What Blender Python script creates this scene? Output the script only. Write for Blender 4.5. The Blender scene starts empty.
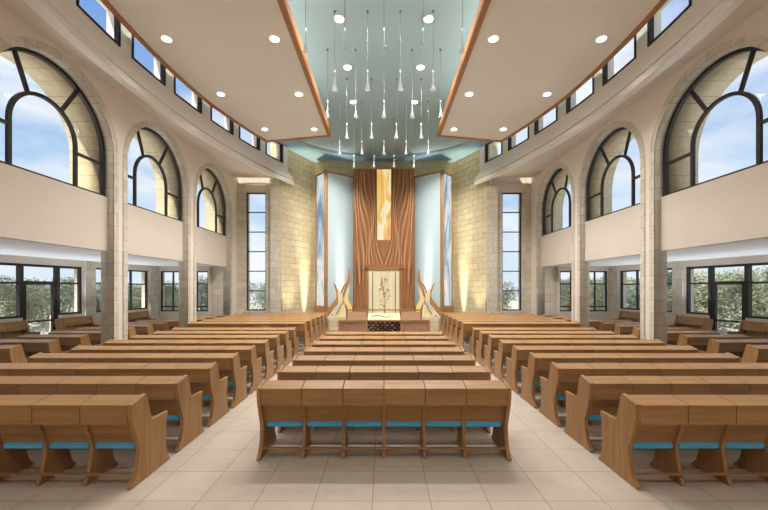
import bpy, bmesh, math, random
from mathutils import Vector, Matrix
rnd = random.Random(7)
sc = bpy.context.scene
COL = sc.collection
PI = math.pi
ORD = ['first', 'second', 'third', 'fourth', 'fifth', 'sixth', 'seventh', 'eighth', 'ninth', 'tenth', 'eleventh', 'twelfth', 'thirteenth', 'fourteenth', 'fifteenth', 'sixteenth']
SIDE = {-1: 'left', 1: 'right'}

# ------------------------------------------------------------------ materials
def s2l(c):
    return tuple(((v / 255.0) / 12.92 if v / 255.0 <= 0.04045 else ((v / 255.0 + 0.055) / 1.055) ** 2.4) for v in c) + (1.0,)

def new_mat(name):
    m = bpy.data.materials.new(name); m.use_nodes = True
    nt = m.node_tree
    return m, nt, nt.nodes['Principled BSDF']

def N(nt, t, **kw):
    n = nt.nodes.new(t)
    for k, v in kw.items():
        if k.startswith('i_'):
            n.inputs[k[2:].replace('_', ' ')].default_value = v
        else:
            setattr(n, k, v)
    return n

def ramp(nt, fac, stops):
    r = nt.nodes.new('ShaderNodeValToRGB')
    els = r.color_ramp.elements
    while len(els) < len(stops): els.new(0.5)
    for e, (p, c) in zip(els, stops): e.position = p; e.color = c
    nt.links.new(fac, r.inputs[0])
    return r.outputs[0]

def plain(name, rgb, rough=0.6, metal=0.0, var=0.05, scale=3.0, spec=0.3, bump=0.0):
    m, nt, b = new_mat(name)
    c = s2l(rgb)
    tc = N(nt, 'ShaderNodeTexCoord')
    nz = N(nt, 'ShaderNodeTexNoise', i_Scale=scale, i_Detail=4.0)
    nt.links.new(tc.outputs['Object'], nz.inputs['Vector'])
    a = tuple(v * (1 - var) for v in c[:3]) + (1,); d = tuple(min(1, v * (1 + var)) for v in c[:3]) + (1,)
    nt.links.new(ramp(nt, nz.outputs[0], [(0.3, a), (0.7, d)]), b.inputs['Base Color'])
    b.inputs['Roughness'].default_value = rough; b.inputs['Metallic'].default_value = metal
    b.inputs['Specular IOR Level'].default_value = spec
    if bump:
        bp = N(nt, 'ShaderNodeBump', i_Strength=bump, i_Distance=0.01)
        nt.links.new(nz.outputs[0], bp.inputs['Height']); nt.links.new(bp.outputs[0], b.inputs['Normal'])
    return m

def stone(name, c1, c2, mortar, w=0.46, h=0.23, bump=0.5):
    m, nt, b = new_mat(name)
    uv = N(nt, 'ShaderNodeUVMap', uv_map='uv')
    br = N(nt, 'ShaderNodeTexBrick', offset=0.5, i_Scale=1.0)
    br.inputs['Color1'].default_value = s2l(c1); br.inputs['Color2'].default_value = s2l(c2); br.inputs['Mortar'].default_value = s2l(mortar)
    br.inputs['Mortar Size'].default_value = 0.007; br.inputs['Mortar Smooth'].default_value = 0.4; br.inputs['Bias'].default_value = 0.0
    br.inputs['Brick Width'].default_value = w; br.inputs['Row Height'].default_value = h
    nt.links.new(uv.outputs[0], br.inputs['Vector'])
    tc = N(nt, 'ShaderNodeTexCoord')
    nz = N(nt, 'ShaderNodeTexNoise', i_Scale=6.0, i_Detail=8.0, i_Roughness=0.65)
    nt.links.new(tc.outputs['Object'], nz.inputs['Vector'])
    mx = N(nt, 'ShaderNodeMixRGB', blend_type='MULTIPLY'); mx.inputs[0].default_value = 1.0
    nt.links.new(br.outputs[0], mx.inputs[1])
    nt.links.new(ramp(nt, nz.outputs[0], [(0.3, (0.82, 0.80, 0.77, 1)), (0.7, (1, 1, 1, 1))]), mx.inputs[2])
    nt.links.new(mx.outputs[0], b.inputs['Base Color'])
    b.inputs['Roughness'].default_value = 0.85; b.inputs['Specular IOR Level'].default_value = 0.2
    ad = N(nt, 'ShaderNodeMath', operation='MULTIPLY_ADD'); ad.inputs[1].default_value = -1.0
    nt.links.new(br.outputs['Fac'], ad.inputs[0]); nt.links.new(nz.outputs[0], ad.inputs[2])
    bp = N(nt, 'ShaderNodeBump', i_Strength=bump, i_Distance=0.02)
    nt.links.new(ad.outputs[0], bp.inputs['Height']); nt.links.new(bp.outputs[0], b.inputs['Normal'])
    return m

def wood(name, dark, light, axis, rough=0.42, spec=0.35):
    m, nt, b = new_mat(name)
    tc = N(nt, 'ShaderNodeTexCoord'); oi = N(nt, 'ShaderNodeObjectInfo')
    mp = N(nt, 'ShaderNodeMapping')
    sc_ = [14.0, 14.0, 14.0]; sc_[axis] = 0.9
    mp.inputs['Scale'].default_value = sc_
    off = N(nt, 'ShaderNodeVectorMath', operation='SCALE'); off.inputs['Scale'].default_value = 37.0
    cmb = N(nt, 'ShaderNodeCombineXYZ')
    for i in range(3): nt.links.new(oi.outputs['Random'], cmb.inputs[i])
    nt.links.new(cmb.outputs[0], off.inputs[0])
    add = N(nt, 'ShaderNodeVectorMath', operation='ADD')
    nt.links.new(tc.outputs['Object'], add.inputs[0]); nt.links.new(off.outputs[0], add.inputs[1])
    nt.links.new(add.outputs[0], mp.inputs['Vector'])
    nz = N(nt, 'ShaderNodeTexNoise', i_Scale=1.0, i_Detail=6.0, i_Roughness=0.6, i_Distortion=0.6)
    nt.links.new(mp.outputs[0], nz.inputs['Vector'])
    nt.links.new(ramp(nt, nz.outputs[0], [(0.3, s2l(dark)), (0.5, s2l(tuple((a + c) / 2 for a, c in zip(dark, light)))), (0.72, s2l(light))]), b.inputs['Base Color'])
    b.inputs['Roughness'].default_value = rough; b.inputs['Specular IOR Level'].default_value = spec
    bp = N(nt, 'ShaderNodeBump', i_Strength=0.06, i_Distance=0.01)
    nt.links.new(nz.outputs[0], bp.inputs['Height']); nt.links.new(bp.outputs[0], b.inputs['Normal'])
    return m

def emis(name, rgb, strength):
    m, nt, b = new_mat(name)
    b.inputs['Base Color'].default_value = s2l(rgb)
    b.inputs['Emission Color'].default_value = s2l(rgb); b.inputs['Emission Strength'].default_value = strength
    return m

def glass(name, tint=(1, 1, 1, 1), gloss=0.01):
    m = bpy.data.materials.new(name); m.use_nodes = True; nt = m.node_tree; nt.nodes.clear()
    o = N(nt, 'ShaderNodeOutputMaterial'); mx = N(nt, 'ShaderNodeMixShader')
    t = N(nt, 'ShaderNodeBsdfTransparent'); g = N(nt, 'ShaderNodeBsdfGlossy')
    t.inputs[0].default_value = tint; g.inputs['Roughness'].default_value = 0.03
    mx.inputs[0].default_value = gloss
    nt.links.new(t.outputs[0], mx.inputs[1]); nt.links.new(g.outputs[0], mx.inputs[2]); nt.links.new(mx.outputs[0], o.inputs[0])
    return m

def floor_mat():
    m, nt, b = new_mat('floor_tile')
    uv = N(nt, 'ShaderNodeUVMap', uv_map='uv')
    mp = N(nt, 'ShaderNodeMapping'); mp.inputs['Location'].default_value = (0.114, -3.56 + 0.57 * 10, 0)
    nt.links.new(uv.outputs[0], mp.inputs['Vector'])
    br = N(nt, 'ShaderNodeTexBrick', offset=0.0, i_Scale=1.0)
    br.inputs['Color1'].default_value = s2l((200, 189, 175)); br.inputs['Color2'].default_value = s2l((193, 181, 167)); br.inputs['Mortar'].default_value = s2l((146, 134, 120))
    br.inputs['Mortar Size'].default_value = 0.005; br.inputs['Mortar Smooth'].default_value = 0.2
    br.inputs['Brick Width'].default_value = 0.57; br.inputs['Row Height'].default_value = 0.57
    nt.links.new(mp.outputs[0], br.inputs['Vector'])
    nz = N(nt, 'ShaderNodeTexNoise', i_Scale=5.0, i_Detail=7.0, i_Roughness=0.6)
    nt.links.new(uv.outputs[0], nz.inputs['Vector'])
    mx = N(nt, 'ShaderNodeMixRGB', blend_type='MULTIPLY'); mx.inputs[0].default_value = 1.0
    nt.links.new(br.outputs[0], mx.inputs[1])
    nt.links.new(ramp(nt, nz.outputs[0], [(0.3, (0.90, 0.89, 0.87, 1)), (0.7, (1, 1, 1, 1))]), mx.inputs[2])
    nt.links.new(mx.outputs[0], b.inputs['Base Color'])
    b.inputs['Roughness'].default_value = 0.38; b.inputs['Specular IOR Level'].default_value = 0.3
    return m

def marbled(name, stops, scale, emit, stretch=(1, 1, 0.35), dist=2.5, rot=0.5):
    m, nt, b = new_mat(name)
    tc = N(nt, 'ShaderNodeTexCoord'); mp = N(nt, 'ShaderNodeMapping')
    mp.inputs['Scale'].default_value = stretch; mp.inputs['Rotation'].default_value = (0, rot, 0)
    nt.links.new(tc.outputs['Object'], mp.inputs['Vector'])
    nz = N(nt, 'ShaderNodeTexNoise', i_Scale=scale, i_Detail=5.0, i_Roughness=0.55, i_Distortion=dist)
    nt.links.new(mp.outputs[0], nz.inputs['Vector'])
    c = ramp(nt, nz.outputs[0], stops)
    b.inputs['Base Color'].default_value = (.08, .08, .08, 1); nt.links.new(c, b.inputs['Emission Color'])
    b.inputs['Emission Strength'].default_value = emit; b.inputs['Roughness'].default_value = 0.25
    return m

def leaf_mat(name, a, c):
    m, nt, b = new_mat(name)
    g = N(nt, 'ShaderNodeNewGeometry')
    nt.links.new(ramp(nt, g.outputs['Random Per Island'], [(0.0, s2l(a)), (1.0, s2l(c))]), b.inputs['Base Color'])
    b.inputs['Roughness'].default_value = 0.7; b.inputs['Specular IOR Level'].default_value = 0.2
    return m

WD, WL = (146, 108, 69), (178, 136, 90)
M = {
    'plaster': plain('cream_plaster', (227, 214, 200), 0.9, var=0.02, scale=1.2, spec=0.1),
    'panel': plain('cream_wall_panel', (213, 202, 188), 0.9, var=0.02, scale=1.2, spec=0.1),
    'white': plain('white_plaster', (238, 234, 228), 0.9, var=0.015, scale=1.0, spec=0.1),
    'canopy': plain('warm_white_ceiling_panel', (238, 228, 214), 0.9, var=0.01, scale=0.8, spec=0.1),
    'blue': plain('pale_blue_ceiling', (160, 182, 188), 0.85, var=0.03, scale=0.5, spec=0.1),
    'shadeblue': plain('blue_ceiling_shaded', (134, 168, 190), 0.85, var=0.03, scale=0.5, spec=0.1),
    'aisleceil': plain('aisle_ceiling_white', (240, 243, 247), 0.9, var=0.01, spec=0.1),
    'stone': stone('ashlar_pale', (224, 216, 200), (208, 200, 183), (172, 164, 150), 0.5, 0.30, 0.35),
    'warmstone': stone('ashlar_warm', (232, 219, 186), (218, 203, 166), (170, 153, 120), 0.62, 0.27, 0.9),
    'outstone': stone('ashlar_sunlit', (216, 203, 174), (206, 193, 162), (170, 156, 130), 0.9, 0.30, 0.3),
    'floor': floor_mat(),
    'woodh': wood('oak_along', WD, WL, 0), 'woodv': wood('oak_upright', WD, WL, 2), 'woody': wood('oak_deep', WD, WL, 1),
    'trimwood': wood('canopy_edge_oak', (164, 110, 66), (190, 134, 84), 1, 0.5),
    'arkwood': wood('ark_walnut', (146, 100, 66), (176, 126, 86), 2, 0.5),
    'arkline': plain('ark_carved_line', (134, 92, 62), 0.5, var=0.1, scale=10),
    'arkridge': plain('ark_carved_ridge', (206, 156, 110), 0.45, var=0.1, scale=10),
    'cushion': plain('blue_upholstery', (84, 178, 226), 0.85, var=0.06, scale=40, bump=0.1),
    'metal': plain('dark_bronze_metal', (56, 53, 51), 0.45, 0.3, 0.05, 8),
    'steel': plain('cable_grey', (120, 125, 122), 0.4, 0.6, 0.05),
    'lens': emis('lamp_lens', (255, 246, 228), 4.0),
    'glass': glass('window_glass', (0.98, 0.99, 0.99, 1), 0.008),
    'ring': plain('lamp_ring_white', (240, 238, 232), 0.4, var=0.01),
    'glow': plain('frosted_pale_blue_glass', (204, 225, 233), 0.5, var=0.01),
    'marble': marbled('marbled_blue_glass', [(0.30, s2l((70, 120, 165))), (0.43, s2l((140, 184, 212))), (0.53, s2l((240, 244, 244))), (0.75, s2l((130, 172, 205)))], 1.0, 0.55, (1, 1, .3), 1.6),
    'sunglass': marbled('stained_amber_glass', [(0.30, s2l((230, 138, 116))), (0.40, s2l((244, 180, 90))), (0.49, s2l((252, 210, 96))), (0.58, s2l((255, 246, 214))), (0.74, s2l((248, 198, 88)))], 1.5, 0.64, (2.2, 1, 0.42), 1.0, 0.6),
    'cloth': plain('cream_cloth', (230, 219, 186), 0.85, var=0.03, scale=20),
    'deskcloth': plain('cream_desk_cloth', (206, 195, 160), 0.9, var=0.03, scale=20),
    'green': plain('green_band', (60, 120, 90), 0.8, var=0.05),
    'gold': plain('gold_thread', (208, 168, 74), 0.4, 0.4, 0.1),
    'bronze': plain('copper_brown_blade', (196, 142, 84), 0.4, 0.3, 0.1),
    'silver': plain('silver_blade', (232, 232, 232), 0.35, 0.1, 0.05),
    'yellow': plain('pale_gold_blade', (244, 224, 150), 0.4, 0.0, 0.08),
    'teal': plain('teal_thread', (50, 130, 140), 0.7), 'rust': plain('rust_thread', (176, 92, 60), 0.7), 'slate': plain('slate_thread', (110, 120, 140), 0.7),
    'lattice': plain('dark_lattice', (66, 50, 42), 0.5, 0.2),
    'pinkwood': wood('lattice_wood', (188, 148, 122), (214, 176, 148), 0),
    'plinth': stone('plinth_stone', (226, 214, 190), (216, 203, 178), (150, 136, 112), 1.4, 0.20, 0.4),
    'roof': plain('roof_gravel', (190, 184, 172), 0.95),
    'ground': plain('light_bounce_ground', (196, 192, 178), 0.95, var=0.3, scale=0.6),  # pale base colour chosen to throw daylight into the aisles
    'bark': plain('bark', (92, 76, 60), 0.9, var=0.2, scale=8),
    'leafa': leaf_mat('olive_leaves', (104, 116, 96), (160, 166, 140)), 'leafb': leaf_mat('pine_leaves', (98, 112, 102), (152, 162, 146)), 'leafc': leaf_mat('hazy_leaves', (120, 128, 106), (174, 174, 148)),  # outdoor haze mixed into all three leaf colours
}

def pendant_mat():
    m = bpy.data.materials.new('pendant_glass'); m.use_nodes = True; nt = m.node_tree; nt.nodes.clear()
    o = N(nt, 'ShaderNodeOutputMaterial'); mx = N(nt, 'ShaderNodeMixShader'); t = N(nt, 'ShaderNodeBsdfTransparent')
    d = N(nt, 'ShaderNodeBsdfPrincipled'); d.inputs['Base Color'].default_value = s2l((244, 246, 242)); d.inputs['Roughness'].default_value = 0.2
    mx.inputs[0].default_value = 0.24
    nt.links.new(t.outputs[0], mx.inputs[1]); nt.links.new(d.outputs[0], mx.inputs[2]); nt.links.new(mx.outputs[0], o.inputs[0])
    return m
M['pendant'] = pendant_mat()
M['bulb'] = emis('pendant_bulb', (250, 250, 240), 0.9)

# ------------------------------------------------------------------ mesh tools
def uv_fill(me, mat=None):
    lay = me.uv_layers.new(name='uv')
    for p in me.polygons:
        n = p.normal
        for li in p.loop_indices:
            co = me.vertices[me.loops[li].vertex_index].co
            if abs(n.z) > 0.8:
                u, v = co.x, co.y
            else:
                l = math.hypot(n.x, n.y) or 1
                u, v = (-n.y * co.x + n.x * co.y) / l, co.z
                if n.x + n.y < 0: u = -u
            lay.data[li].uv = (u, v)

class MB:
    def __init__(s): s.bm = bmesh.new()
    def hexa(s, c):
        v = [s.bm.verts.new(p) for p in c]
        for f in ((0, 3, 2, 1), (4, 5, 6, 7), (0, 1, 5, 4), (1, 2, 6, 5), (2, 3, 7, 6), (3, 0, 4, 7)):
            s.bm.faces.new([v[i] for i in f])
        return v
    def box(s, x0, x1, y0, y1, z0, z1):
        x0, x1 = min(x0, x1), max(x0, x1); y0, y1 = min(y0, y1), max(y0, y1); z0, z1 = min(z0, z1), max(z0, z1)
        return s.hexa([(x0, y0, z0), (x1, y0, z0), (x1, y1, z0), (x0, y1, z0), (x0, y0, z1), (x1, y0, z1), (x1, y1, z1), (x0, y1, z1)])
    def prism(s, pts, f, a, b):            # polygon pts extruded from a to b, f(p, q, w) -> xyz
        n = len(pts)
        v0 = [s.bm.verts.new(f(p[0], p[1], a)) for p in pts]; v1 = [s.bm.verts.new(f(p[0], p[1], b)) for p in pts]
        s.bm.faces.new(v0); s.bm.faces.new(v1[::-1])
        for i in range(n):
            j = (i + 1) % n; s.bm.faces.new((v0[i], v1[i], v1[j], v0[j]))
    def yz(s, pts, x0, x1): s.prism(pts, lambda p, q, w: (w, p, q), x0, x1)
    def xy(s, pts, z0, z1): s.prism(pts, lambda p, q, w: (p, q, w), z0, z1)
    def cyl(s, c, r0, r1, h, seg=16, r_in=None):
        b, t = [], []
        for i in range(seg):
            a = 2 * PI * i / seg
            b.append(s.bm.verts.new((c[0] + r0 * math.cos(a), c[1] + r0 * math.sin(a), c[2])))
            t.append(s.bm.verts.new((c[0] + r1 * math.cos(a), c[1] + r1 * math.sin(a), c[2] + h)))
        s.bm.faces.new(b[::-1]); s.bm.faces.new(t)
        for i in range(seg):
            j = (i + 1) % seg; s.bm.faces.new((b[i], b[j], t[j], t[i]))
    def lathe(s, prof, seg=14, c=(0, 0, 0)):
        rings = []
        for r, z in prof:
            rings.append([s.bm.verts.new((c[0] + r * math.cos(2 * PI * i / seg), c[1] + r * math.sin(2 * PI * i / seg), c[2] + z)) for i in range(seg)])
        for a, b in zip(rings, rings[1:]):
            for i in range(seg):
                j = (i + 1) % seg; s.bm.faces.new((a[i], a[j], b[j], b[i]))
        s.bm.faces.new(rings[0][::-1]); s.bm.faces.new(rings[-1])
    def sweep(s, rings):                  # rings: list of closed vertex loops (same count)
        vs = [[s.bm.verts.new(p) for p in r] for r in rings]
        n = len(vs[0])
        for a, b in zip(vs, vs[1:]):
            for i in range(n):
                j = (i + 1) % n; s.bm.faces.new((a[i], a[j], b[j], b[i]))
        s.bm.faces.new(vs[0][::-1]); s.bm.faces.new(vs[-1])
    def ribbon(s, path, widths, f, d0, d1): # flat tapered blade: path in 2D, thickness d0..d1
        L, R = [], []
        n = len(path)
        for i, (p, w) in enumerate(zip(path, widths)):
            a = path[max(0, i - 1)]; b = path[min(n - 1, i + 1)]
            tx, ty = b[0] - a[0], b[1] - a[1]; l = math.hypot(tx, ty) or 1
            nx, ny = -ty / l, tx / l
            L.append((p[0] + nx * w, p[1] + ny * w)); R.append((p[0] - nx * w, p[1] - ny * w))
        rings = [[f(l[0], l[1], d0), f(r[0], r[1], d0), f(r[0], r[1], d1), f(l[0], l[1], d1)] for l, r in zip(L, R)]
        s.sweep(rings)
    def bevel(s, w, seg=1):
        bmesh.ops.bevel(s.bm, geom=list(s.bm.edges), offset=w, segments=seg, affect='EDGES', clamp_overlap=True)
        return s
    def mesh(s, name, mats, smooth=False):
        bmesh.ops.recalc_face_normals(s.bm, faces=list(s.bm.faces))
        me = bpy.data.meshes.new(name); s.bm.to_mesh(me); s.bm.free()
        for m in (mats if isinstance(mats, (list, tuple)) else [mats]): me.materials.append(m)
        if smooth:
            for p in me.polygons: p.use_smooth = True
        uv_fill(me)
        return me
    def build(s, name, mat, parent=None, smooth=False):
        return link(name, s.mesh(name, mat, smooth), parent)

def link(name, me, parent=None):
    o = bpy.data.objects.new(name, me); COL.objects.link(o)
    if parent is not None: o.parent = parent
    return o

def tag(o, label, cat, group=None, kind=None):
    o['label'] = label; o['category'] = cat
    if group: o['group'] = group
    if kind: o['kind'] = kind
    return o

def empty(name, loc=(0, 0, 0), rz=0.0):
    o = bpy.data.objects.new(name, None); o.empty_display_size = 0.2
    COL.objects.link(o); o.location = loc; o.rotation_euler = (0, 0, rz)
    return o

def copy_tree(o, parent=None):
    c = o.copy(); COL.objects.link(c)
    if parent is not None: c.parent = parent
    for ch in list(o.children): copy_tree(ch, c)
    return c

def slab(name, outline, holes, thick, f, mats, edge=None, parent=None):
    """2D outline with holes, extruded; f(u, v, w) maps to the world; faces of the rim take mats[1]."""
    cu = bpy.data.curves.new(name, 'CURVE'); cu.dimensions = '2D'; cu.fill_mode = 'BOTH'; cu.extrude = 0.5
    for poly in [outline] + holes:
        sp = cu.splines.new('POLY'); sp.points.add(len(poly) - 1); sp.use_cyclic_u = True
        for p, q in zip(sp.points, poly): p.co = (q[0], q[1], 0, 1)
    tmp = bpy.data.objects.new('tmp', cu)
    me = bpy.data.meshes.new_from_object(tmp)
    bpy.data.objects.remove(tmp); bpy.data.curves.remove(cu)
    bm = bmesh.new(); bm.from_mesh(me); bpy.data.meshes.remove(me)
    bmesh.ops.remove_doubles(bm, verts=bm.verts, dist=1e-4)
    bm.normal_update()
    for fc in bm.faces:
        fc.material_index = 0 if abs(fc.normal.z) > 0.5 or len(mats) < 2 else 1
    for v in bm.verts:
        v.co = Vector(f(v.co.x, v.co.y, (v.co.z + 0.5) * thick))
    bmesh.ops.recalc_face_normals(bm, faces=list(bm.faces))
    me = bpy.data.meshes.new(name); bm.to_mesh(me); bm.free()
    for m in mats: me.materials.append(m)
    uv_fill(me)
    return link(name, me, parent)

def struct(o, label, cat): return tag(o, label, cat, kind='structure')

def rect(u0, v0, u1, v1): return [(u0, v0), (u1, v0), (u1, v1), (u0, v1)]

# ------------------------------------------------------------------ camera
EYE, F = 2.1, 361.0
cam = bpy.data.cameras.new('camera'); co = bpy.data.objects.new('camera', cam); COL.objects.link(co)
co.location = (0, 0, EYE); co.rotation_euler = (PI / 2, 0, 0)
cam.sensor_width = 36; cam.lens = F / 768 * 36; cam.shift_y = 33 / 768; cam.clip_end = 400; cam.clip_start = 0.05
sc.camera = co

# ------------------------------------------------------------------ the room shell
W = 6.5
BAYS = [(12.48, 15.25), (9.13, 11.95), (5.85, 8.67)]      # arched bays, from the far end
SPRING, SILL, PB = 5.27, 4.28, 2.99
SOFFIT, CEIL = 6.92, 8.6
Y0 = -2.2
def cl(y): return 6.07 - (y - 8.4) ** 2 / 36.5              # |x| of the clerestory wall
AX0, AXS = 10.25, 0.15
def ax(y): return AX0 - AXS * (y - 9.67)                    # |x| of the outer aisle wall

def arch(za, zb, base, n=28, grow=0.0):
    c = (za + zb) / 2; r = (zb - za) / 2 + grow
    pts = [(za - grow, base)] + [(c - r * math.cos(PI * i / n), SPRING + r * math.sin(PI * i / n)) for i in range(n + 1)] + [(zb + grow, base)]
    return pts

m = MB(); m.box(-11.2, 11.2, Y0, 20.5, -0.3, 0.0)
struct(m.build('floor', M['floor']), 'beige stone tile floor of the hall', 'floor')
m = MB(); m.xy([(cl(y) + .3, y) for y in [Y0 + (16.3 - Y0) * i / 24 for i in range(25)]] + [(5.2, 20.5), (-5.2, 20.5)] + [(-cl(y) - .3, y) for y in [16.3 - (16.3 - Y0) * i / 24 for i in range(25)]], CEIL, CEIL + 0.3)
struct(m.build('ceiling', M['blue']), 'pale blue upper ceiling between the two cream canopies', 'ceiling')
# lower blue ring with a curved inner edge over the altar
R = 4.1
inner = [(R * 1.12 * math.cos(a), 13.55 + R * math.sin(a)) for a in [PI * i / 32 for i in range(33)]]
m = MB()
pts = [(-6.2, 14.3)] + [(-x, y) for x, y in inner] + [(6.2, 14.3), (6.2, 20.2), (-6.2, 20.2)]
def ringf(p, q, w): return (p, q, w)
pts = [(-5.4, 13.55)] + [(-x, y) for x, y in inner] + [(5.4, 13.55), (4.4, 16.3), (4.4, 20.2), (-4.4, 20.2), (-4.4, 16.3)]
o = slab('ceiling_step', pts, [], 0.2, lambda u, v, w: (u, v, CEIL - 0.16 + w), [M['shadeblue'], M['blue']])  # paler rim paints the light it catches, deeper underside holds painted shade
struct(o, 'lowered blue ceiling band with shade painted into its underside and a curved edge above the ark', 'ceiling')
# wall behind the camera
m = MB(); m.box(-11.2, 11.2, Y0 - 0.3, Y0, 0, CEIL + 0.3)
struct(m.build('wall_rear', M['plaster']), 'plain cream wall closing the back of the hall', 'wall')

WIN = {}
wn = [0]
def window_root(label):
    wn[0] += 1
    o = empty('window_%d' % wn[0]); struct(o, label, 'window')
    return o

for s in (-1, 1):
    sd = SIDE[s]
    # arcade wall with three arched bays down to the floor
    out = [(Y0, 0), (BAYS[2][0], 0)]
    for za, zb in BAYS[::-1]:
        if za > 5.9: out.append((za, 0))
        out += arch(za, zb, 0)[1:-1] + [(zb, 0)]
    out += [(15.96, 0), (15.96, SOFFIT + 0.05), (Y0, SOFFIT + 0.05)]
    o = slab('wall_%s' % sd, out, [], 0.3, lambda u, v, w: (s * (W + w), u, v), [M['plaster'], M['stone']])
    struct(o, 'cream plaster arcade wall with stone jambs on the %s side' % sd, 'wall')
    # thick outer wall above the aisle roof
    out = [(3.5, 3.15), (15.96, 3.15), (15.96, 6.97), (3.5, 6.97)]
    holes = [arch(za, zb, SILL) for za, zb in BAYS]
    o = slab('wall_%s_outer' % sd, out, holes, 0.75, lambda u, v, w: (s * (W + 0.3 + w), u, v), [M['outstone'], M['outstone']])
    struct(o, 'thick sunlit stone outer face around the arched windows on the %s' % sd, 'wall')
    # stone bands around each bay
    for k, (za, zb) in enumerate(BAYS):
        nm = ['farthest', 'middle', 'nearest'][k]
        a = arch(za, zb, 0, grow=0.15); b = arch(za, zb, 0)
        o = slab('trim_%d' % (k + 1 + (3 if s > 0 else 0)), a + b[::-1], [], 0.03, lambda u, v, w: (s * (W - 0.02 + w), u, v), [M['stone']])
        struct(o, 'pale stone band around the %s arch of the %s arcade' % (nm, sd), 'arch trim')
        # spandrel panel between the lower opening and the arched window
        m = MB(); m.box(s * (W + 0.15), s * (W + 0.31), za, zb, PB, SILL)
        struct(m.build('wall_%s_panel' % sd, M['panel']), 'smooth cream panel below the %s arched window on the %s' % (nm, sd), 'wall panel')
        # arched window
        wr = window_root('dark framed arched window in the %s bay of the %s arcade' % (nm, sd))
        xw = W + 0.20
        c = (za + zb) / 2; r = (zb - za) / 2
        fw = 0.07
        def fx(p, q, w): return (s * (xw + w), p, q)
        m = MB()
        path = [(za + fw / 2, SILL)] + [(c - (r - fw / 2) * math.cos(PI * i / 28), SPRING + (r - fw / 2) * math.sin(PI * i / 28)) for i in range(29)] + [(zb - fw / 2, SILL)]
        m.ribbon(path, [fw / 2] * len(path), fx, 0, 0.08)
        m.box(s * xw, s * (xw + 0.08), za, zb, SILL, SILL + 0.05)
        m.build('frame', M['metal'], wr)
        ri = 0.70
        co_, c = c, c - .08
        sp2 = SPRING - 0.09
        m = MB()
        path = [(c - ri, SILL + 0.03)] + [(c - ri * math.cos(PI * i / 22), sp2 + ri * math.sin(PI * i / 22)) for i in range(23)] + [(c + ri, SILL + 0.03)]
        m.ribbon(path, [0.034] * len(path), fx, 0.01, 0.07)
        m.build('inner_arch', M['metal'], wr)
        for ang in (60, 120):
            t = math.radians(ang)
            m = MB(); m.ribbon([(c + ri * math.cos(t), sp2 + ri * math.sin(t)), (co_ + (r - .03) * math.cos(t), SPRING + (r - .03) * math.sin(t))], [0.030] * 2, fx, 0.012, 0.068)
            m.build('glazing_bar', M['metal'], wr)
        for e in (-1, 1):
            m = MB(); m.box(s * (xw + .012), s * (xw + .068), c + e * ri, co_ + e * (r - .03), 5.02, 5.08)
            m.build('glazing_bar', M['metal'], wr)
        a = arch(za + 0.03, zb - 0.03, SILL + 0.02)
        slab('pane', a, [], 0.012, lambda u, v, w: (s * (xw + 0.045 + w), u, v), [M['glass']], parent=wr)
    # far pier block beside the aisle end
    m = MB(); m.box(s * (W + 0.3), s * 7.32, 15.25, 15.96, 0, 3.15)
    struct(m.build('wall_%s_pier' % sd, M['stone']), 'broad stone pier under the farthest %s wall panel' % sd, 'pier')
    # soffit and cornice
    ys = [Y0 + (16.4 - Y0) * i / 60 for i in range(61)]
    m = MB()
    m.sweep([[(s * (W + 0.2), y, SOFFIT), (s * (cl(y) - 0.1), y, SOFFIT), (s * (cl(y) - 0.1), y, SOFFIT + 0.06), (s * (W + 0.2), y, SOFFIT + 0.06)] for y in ys if y < 15.97] )
    struct(m.build('ceiling_%s_soffit' % sd, M['plaster']), 'flat cream soffit between the %s arcade wall and curved cornice' % sd, 'soffit')
    prof = [(0.05, 6.92), (0.05, 6.84), (-0.18, 6.78), (-0.22, 6.80), (-0.22, 6.95), (-0.08, 6.965), (-0.08, 7.015), (-0.16, 7.03), (-0.16, 7.17), (-0.06, 7.18), (-0.06, 7.30), (0.06, 7.31)]
    m = MB(); m.sweep([[(s * (cl(y) + o_), y, h) for o_, h in prof] for y in ys])
    struct(m.build('trim_%d' % (7 + (s > 0)), M['white']), 'stepped cream cornice curving above the %s arches' % sd, 'cornice')
    # clerestory wall with window openings
    CW = [(14.93, 16.0), (13.40, 14.58), (11.92, 13.08), (10.26, 11.48), (8.68, 9.90), (7.06, 8.29), (5.44, 6.67)]
    H0, H1 = 7.63, 8.46
    m = MB()
    def strip(ya, yb, h0, h1, o0=0.0, o1=0.3, n=None):
        n = n or max(2, int((yb - ya) / 0.3) + 1)
        yy = [ya + (yb - ya) * i / n for i in range(n + 1)]
        m.sweep([[(s * (cl(y) + o0), y, h0), (s * (cl(y) + o1), y, h0), (s * (cl(y) + o1), y, h1), (s * (cl(y) + o0), y, h1)] for y in yy])
    strip(Y0, 16.35, 6.97, H0); strip(Y0, 16.35, H1, CEIL + 0.02)
    edges = [Y0] + [v for a, b in CW[::-1] for v in (a, b)] + [16.35]
    for i in range(0, len(edges), 2): strip(edges[i], edges[i + 1], H0 - 0.01, H1 + 0.01)
    struct(m.build('wall_%s_clerestory' % sd, M['white']), 'curved white clerestory wall above the %s cornice' % sd, 'wall')
    for k, (ya, yb) in enumerate(CW[:6]):
        wr = window_root('small rectangular clerestory window, %s from the ark end above the %s cornice' % (ORD[k], sd))
        m = MB()
        strip(ya, yb, H0, H0 + 0.045, -0.025, 0.08); strip(ya, yb, H1 - 0.045, H1, -0.025, 0.08)
        strip(ya, ya + 0.05, H0, H1, -0.025, 0.08, 1); strip(yb - 0.07, yb, H0, H1, -0.025, 0.08, 1)
        m.build('frame', M['metal'], wr)
        m = MB(); strip(ya + 0.04, yb - 0.04, H0 + 0.04, H1 - 0.04, 0.055, 0.065)
        m.build('pane', M['glass'], wr)
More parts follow.
